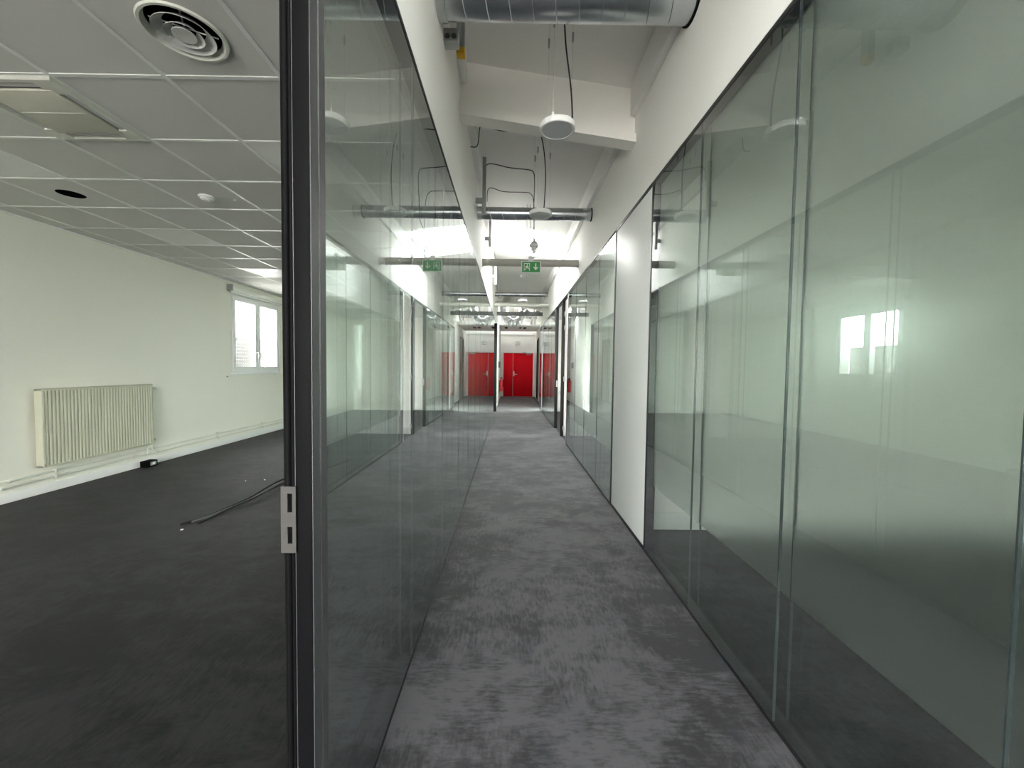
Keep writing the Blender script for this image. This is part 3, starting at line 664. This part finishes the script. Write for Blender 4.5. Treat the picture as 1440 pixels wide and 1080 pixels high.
# extinguisher and call point on the left wall near the door
ex = thing('fire_extinguisher', (-.365, 17.0, .42), 'red fire extinguisher hung on the left wall beside the red door', 'extinguisher')
MB().lathe((-.365, 17.0, .42), (0, 0, 1), [(0, .06), (.01, .075), (.44, .075), (.49, .055), (.52, .025), (.54, .025)], 24).build('cylinder', 'red', ex)
MB().box(-.39, -.34, 16.92, 17.04, .96, .99, .004).box(-.38, -.35, 16.90, 17.03, 1.0, 1.015, .003).cyl((-.365, 17, .95), (-.365, 17, 1.0), .02, 12).build('valve_lever', 'rubber', ex)
MB().tube([(-.35, 16.97, .97), (-.28, 16.93, .95), (-.27, 16.92, .8), (-.28, 16.92, .62)], .011, 8, smooth_path=1).build('hose', 'rubber', ex)
MB().box(-.457, -.44, 16.97, 17.03, .6, .9).build('wall_bracket', 'grey_metal', ex)
cp = thing('call_point', (-.42, 16.6, 1.4), 'dark grey wall box above the fire extinguisher', 'wall box')
MB().box(XL, -.395, 16.5, 16.68, 1.42, 1.66, .008).build('housing', 'grey_line', cp)
MB().box(-.397, -.39, 16.53, 16.65, 1.47, 1.61, .003).build('cover', 'cable', cp)
cs = MB().box(XL, XL + .012, 16.4, 16.62, 1.72, 1.92, .003).build('wall_sign', 'sign_white'); tag(cs, 'small pale notice plate above the dark wall box', 'sign')

# ------------------------------------------------------------------ ducts and pipes across the corridor
def duct(name, label, y, z, rad, mat_, seams=0.0, collars=True, x0=XL, x1=XR, group=None):
    t = thing(name, ((x0 + x1) / 2, y, z - rad), label, 'duct', group)
    MB().lathe((x0, y, z), (1, 0, 0), [(0, rad), (x1 - x0, rad)], 56).build('tube', mat_, t)
    if seams:
        m = MB(); pts = []; n = int((x1 - x0) / seams * 40)
        for i in range(n + 1):
            a_ = 2 * PI * i / 40; pts.append((x0 + (x1 - x0) * i / n, y - rad * 1.002 * math.cos(a_), z - rad * 1.002 * math.sin(a_)))
        m.tube(pts, .0035, 6).build('spiral_seam', mat_, t)
    if collars:
        MB().lathe((x0, y, z), (1, 0, 0), [(0, rad * 1.06), (.05, rad * 1.06), (.055, rad)], 48).build('collar', mat_, t)
        MB().lathe((x1, y, z), (-1, 0, 0), [(0, rad * 1.07), (.012, rad * 1.07), (.014, rad)], 48).build('rubber_collar', 'rubber', t)
    return t
duct('ventilation_duct', 'large shiny spiral-seam ventilation duct spanning the corridor nearest the viewer', 2.5, 3.65, .14, 'galv', .135)
duct('ventilation_duct', 'slimmer grey spiral duct crossing behind the second round lamp', 5.5, 3.475, .08, 'galv', .16)
duct('ventilation_duct', 'thin shiny metal pipe crossing the corridor beyond the exit sign', 11.8, 3.535, .06, 'galv')
def cross_tube(label, y, z, rad, m_='beige_tube'):
    t = thing('support_tube', ((XL + XR) / 2, y, z - rad), label, 'tube')
    MB().lathe((XL, y, z), (1, 0, 0), [(0, rad), (XR - XL, rad)], 24).build('tube', m_, t)
    MB().box(XL, XR, y - rad * .35, y + rad * .35, z + rad * .8, z + rad * 1.25, .003).build('top_rib', m_, t)
    for x_ in (XL, XR): MB().lathe((x_, y, z), (1 if x_ < 0 else -1, 0, 0), [(0, rad * 1.15), (.02, rad * 1.15), (.022, rad)], 24).build('end_flange', m_, t)
    return t
cross_tube('grey-beige tube spanning the corridor just behind the green exit sign', 6.5, 3.075, .05)
cross_tube('pale beige tube spanning the corridor near the small far lamp', 11.45, 3.165, .045, 'cream_white')
bt = thing('steel_channel', (.3, 13.5, 3.14), 'dark grey square channel spanning the corridor in front of the silver flexible ducts', 'channel')
MB().box(XL, XR, 13.44, 13.56, 3.14, 3.26, .006).build('channel_bar', 'grey_metal', bt)
for x_ in (.1, .85): MB().cyl((x_, 13.5, 3.26), (x_, 13.5, roof_z(x_)), .006, 8).build('hanger_rod', 'steel', bt)
# crinkled flexible ducts at the end
def flex(label, pts, rad):
    t = thing('flexible_duct', pts[len(pts) // 2], label, 'duct', 'silver flexible ducts')
    P = [Vector(p) for p in pts]
    L_ = 60
    MB().tube(pts, rad, 20, smooth_path=4, radii=lambda q: rad * (1 + .07 * math.sin(q * 2 * PI * 26))).build('crinkled_tube', 'alu', t)
flex('silver flexible duct looping in a U below the far skylight', [(-.25, 15.6, 3.85), (-.24, 15.4, 3.42), (-.05, 15.2, 3.10), (.28, 15.2, 3.10), (.46, 15.4, 3.42), (.50, 15.6, 3.88)], .15)
flex('silver flexible duct sagging from the right wall beside the U loop', [(.52, 14.6, 3.46), (.68, 14.7, 3.36), (.88, 14.8, 3.36), (1.06, 14.9, 3.5)], .085)
flex('silver flexible duct lying level along the end ceiling above the U loop', [(XL + .16, 16.25, 3.75), (XL + .22, 16.25, 3.52), (0, 16.25, 3.5), (.6, 16.25, 3.5), (XR - .01, 16.25, 3.5)], .12)
for k_, x_ in enumerate((.80, .93)):
    t = thing('drop_pipe', (x_, 15.0, 3.0), ['left of two short white slanting drop pipes before the end wall', 'right of two short white slanting drop pipes before the end wall'][k_], 'pipe', 'slanting white drop pipes')
    MB().tube([(x_ + .12, 15.1, 3.9), (x_ + .06, 15.0, 3.45), (x_ - .04, 14.9, 3.03)], .03, 12, smooth_path=1).build('pipe_run', 'frame_white', t)
    MB().lathe((x_ - .03, 14.91, 3.07), (-.1, -.1, -.42), [(0, .038), (.06, .038)], 14).build('pipe_end', 'frame_white', t)

# vertical conduits along the left wall
def conduit(label, x_, y, z0, z1, w_, m_, cap=None, bracket=None):
    t = thing('cable_conduit', (x_, y, z0), label, 'conduit')
    MB().box(x_ - w_ / 2, x_ + w_ / 2, y - w_ / 2, y + w_ / 2, z0, z1, .004).build('channel', m_, t)
    if cap: MB().box(x_ - w_ / 2 - .002, x_ + w_ / 2 + .002, y - w_ / 2 - .002, y + w_ / 2 + .002, z0 - .012, z0 + .035, .003).build('end_cap', cap, t)['label'] = 'yellow end cap'
    for zb_ in bracket or (): MB().box(XL, x_ - w_ / 2, y - .02, y + .02, zb_ - .03, zb_ + .03, .003).build('wall_bracket', m_, t)
conduit('grey conduit with a yellow end hanging beneath the nearest duct', -.372, 2.95, 3.62, roof_z(-.37), .055, 'grey_metal', 'yellow', (3.9,))
conduit('grey vertical conduit crossing in front of the second duct', -.35, 5.2, 3.35, roof_z(-.35), .045, 'grey_metal', None, (3.52,))
conduit('grey vertical conduit under the bright skylight edge by the left wall', -.37, 7.1, 3.50, roof_z(-.37), .042, 'grey_metal', None, (3.64,))
conduit('white vertical conduit far along the left wall beyond the skylight', -.37, 9.8, 3.40, 3.84, .06, 'frame_white', None, (3.6,))
so = thing('wall_socket', (XL + .046, 2.76, 3.535), 'small grey double socket box high on the left wall beneath the duct', 'socket')
MB().box(XL, XL + .094, 2.72, 2.80, 3.535, 3.618, .005).build('box', 'socket', so)
for xx in (XL + .026, XL + .068): MB().lathe((xx, 2.72, 3.565), (0, -1, 0), [(0, .018), (.004, .017), (.004, .012), (-.002, .011), (-.002, 0)], 20).build('outlet', 'grey_line', so)

# ------------------------------------------------------------------ round pendant lamps and their feeds
def lamp(y, label, x_=.30, zb_=3.015):
    rr = .1175
    t = thing('pendant_lamp', (x_, y, zb_), label, 'lamp', 'round lamps hung along the corridor')
    MB().lathe((x_, y, zb_), (0, 0, 1), [(.004, .1), (0, .105), (0, rr - .004), (.004, rr), (.036, rr), (.040, rr - .004), (.040, 0)], 48, cap0=False).build('housing', 'white_plastic', t)
    MB().lathe((x_, y, zb_ + .003), (0, 0, 1), [(0, 0), (0, .104), (.004, .104)], 48).build('diffuser', 'diffuser', t)
    for a_ in (.25, 2.2, 4.3):
        wx, wy = x_ + .10 * math.cos(a_), y + .10 * math.sin(a_)
        wi = MB().cyl((wx, wy, zb_ + .04), (wx, wy, roof_z(wx)), .0011, 5).build('suspension_wire', 'satin', t)
        MB().cyl((wx, wy, zb_ + .60), (wx, wy, zb_ + .66), .007, 8).build('wire_gripper', 'grey_metal', wi)
        MB().cyl((wx, wy, zb_ + .04), (wx, wy, zb_ + .065), .008, 8).build('wire_anchor', 'white_plastic', wi)
    return t
l1_ = lamp(2.79, 'nearest and largest-looking round white pendant lamp, below the shiny duct')
MB().tube([(.325, 2.85, roof_z(.33)), (.337, 2.79, 3.704), (.349, 2.79, 3.543), (.386, 2.79, 3.313), (.400, 2.79, 3.12), (.395, 2.79, 3.052)], .0055, 8, smooth_path=2).build('cord', 'cable', l1_)
l2_ = lamp(4.32, 'second round white pendant lamp, in front of the slimmer duct')
rz = lambda px, dz=.012: roof_z(px) - dz
MB().tube([(-.455, 4.5, 3.81), (-.384, 4.5, 3.80), (-.366, 4.5, 3.90), (-.362, 4.5, 4.02), (-.335, 4.5, rz(-.335)), (-.239, 4.5, rz(-.239, .02)), (-.12, 4.48, rz(-.12, .05)), (-.007, 4.46, rz(-.007, .035)), (.2, 4.40, rz(.2)), (.28, 4.36, 3.92), (.325, 4.34, 3.75), (.352, 4.33, 3.48), (.345, 4.34, 3.2), (.335, 4.35, 3.05)], .0055, 8, smooth_path=2).build('cord', 'cable', l2_)
lamp(10.3, 'farthest small round white pendant lamp beyond the exit sign', .30, 3.09)
# hanging sensor under the roof
se = thing('hanging_sensor', (.325, 5.87, 3.06), 'ivory bell-shaped sensor hanging on black cables above the exit sign', 'sensor')
MB().lathe((.325, 5.87, 3.06), (0, 0, 1), [(0, .022), (.04, .024), (.042, .04), (.085, .042), (.088, .062), (.125, .066), (.135, .055), (.16, .045), (.165, .022), (.20, .018)], 24).build('housing', 'white_plastic', se)
MB().tube([(.325, 5.87, 3.06), (.315, 5.87, 3.03), (.33, 5.88, 2.99)], .006, 6).build('probe', 'white_plastic', se)
MB().tube([(-.36, 6.0, 3.83), (-.362, 6.0, 3.97), (-.33, 6.0, rz(-.33)), (-.25, 6.0, rz(-.25, .02)), (-.134, 6.0, rz(-.134, .05)), (.176, 5.98, rz(.176)), (.28, 5.95, rz(.28, .02)), (.318, 5.9, 3.8), (.322, 5.87, 3.5), (.325, 5.87, 3.25)], .005, 8, smooth_path=2).build('cord', 'cable', se)
MB().tube([(-.36, 5.3, 3.86), (-.34, 5.3, rz(-.34)), (-.186, 5.3, rz(-.186)), (-.049, 5.3, rz(-.049, .03)), (.2, 5.3, rz(.2)), (.285, 5.3, rz(.285, .02)), (.292, 5.33, 3.75), (.285, 5.37, 3.55), (.29, 5.375, 3.38), (.30, 5.50, 3.345), (.305, 5.80, 3.32), (.315, 5.87, 3.25)], .0055, 8, smooth_path=2).build('cord', 'cable', se)

# green exit sign under the tube
sx0, sx1, sz0, sz1, sy = .172, .452, 2.915, 3.075, 6.40
xs = thing('exit_sign', ((sx0 + sx1) / 2, sy, sz0), 'green and white emergency exit sign with running figure and down arrow', 'sign')
box_ = MB().box(sx0 - .012, sx1 + .012, sy, sy + .045, sz0 - .012, sz1 + .012, .004).build('housing', 'sign_white', xs)
fp = MB().box(sx0, sx1, sy - .003, sy + .002, sz0, sz1).build('green_panel', 'green', xs)
ww, hh = sx1 - sx0, sz1 - sz0
PT = lambda a, b: (sx0 + a * ww, sz0 + b * hh)
def decal(polys, name):
    m = MB()
    for poly_ in polys: m.prism([PT(*p) for p in poly_], sy - .0055, sy - .0025)
    return m.build(name, 'sign_white', fp)
decal([[(.10, .12), (.13, .12), (.13, .86), (.10, .86)], [(.13, .80), (.40, .80), (.40, .86), (.13, .86)], [(.40, .12), (.43, .12), (.43, .86), (.40, .86)]], 'doorway_outline')
hd = [(.29 + .035 * math.cos(2 * PI * i / 12), .70 + .06 * math.sin(2 * PI * i / 12)) for i in range(12)]
decal([hd, [(.22, .40), (.27, .40), (.31, .62), (.25, .63)], [(.26, .42), (.31, .36), (.37, .26), (.40, .29), (.33, .44), (.28, .50)], [(.22, .42), (.25, .42), (.22, .26), (.15, .20), (.15, .25), (.19, .30)], [(.29, .60), (.30, .54), (.38, .46), (.39, .50), (.33, .58)], [(.25, .62), (.25, .56), (.17, .46), (.16, .50)]], 'running_figure')
decal([[(.73, .86), (.79, .86), (.79, .42), (.88, .55), (.88, .42), (.76, .18), (.64, .42), (.64, .55), (.73, .42)]], 'down_arrow')
MB().box(.27, .35, sy + .01, sy + .04, sz1 + .012, 3.16, .004).box(.285, .335, sy + .02, sy + .14, 3.142, 3.165, .004).build('bracket', 'white_plastic', xs)
MB().tube([(.30, sy + .03, 3.14), (.28, sy + .02, 3.25), (.288, 6.39, 3.5), (.285, 6.38, rz(.285))], .004, 6, smooth_path=1).build('cord', 'cable', xs)
for wx in (.235, .245): MB().cyl((wx, 6.42, 3.15), (wx, 6.42, roof_z(wx)), .002, 5).build('suspension_wire', 'satin', xs)
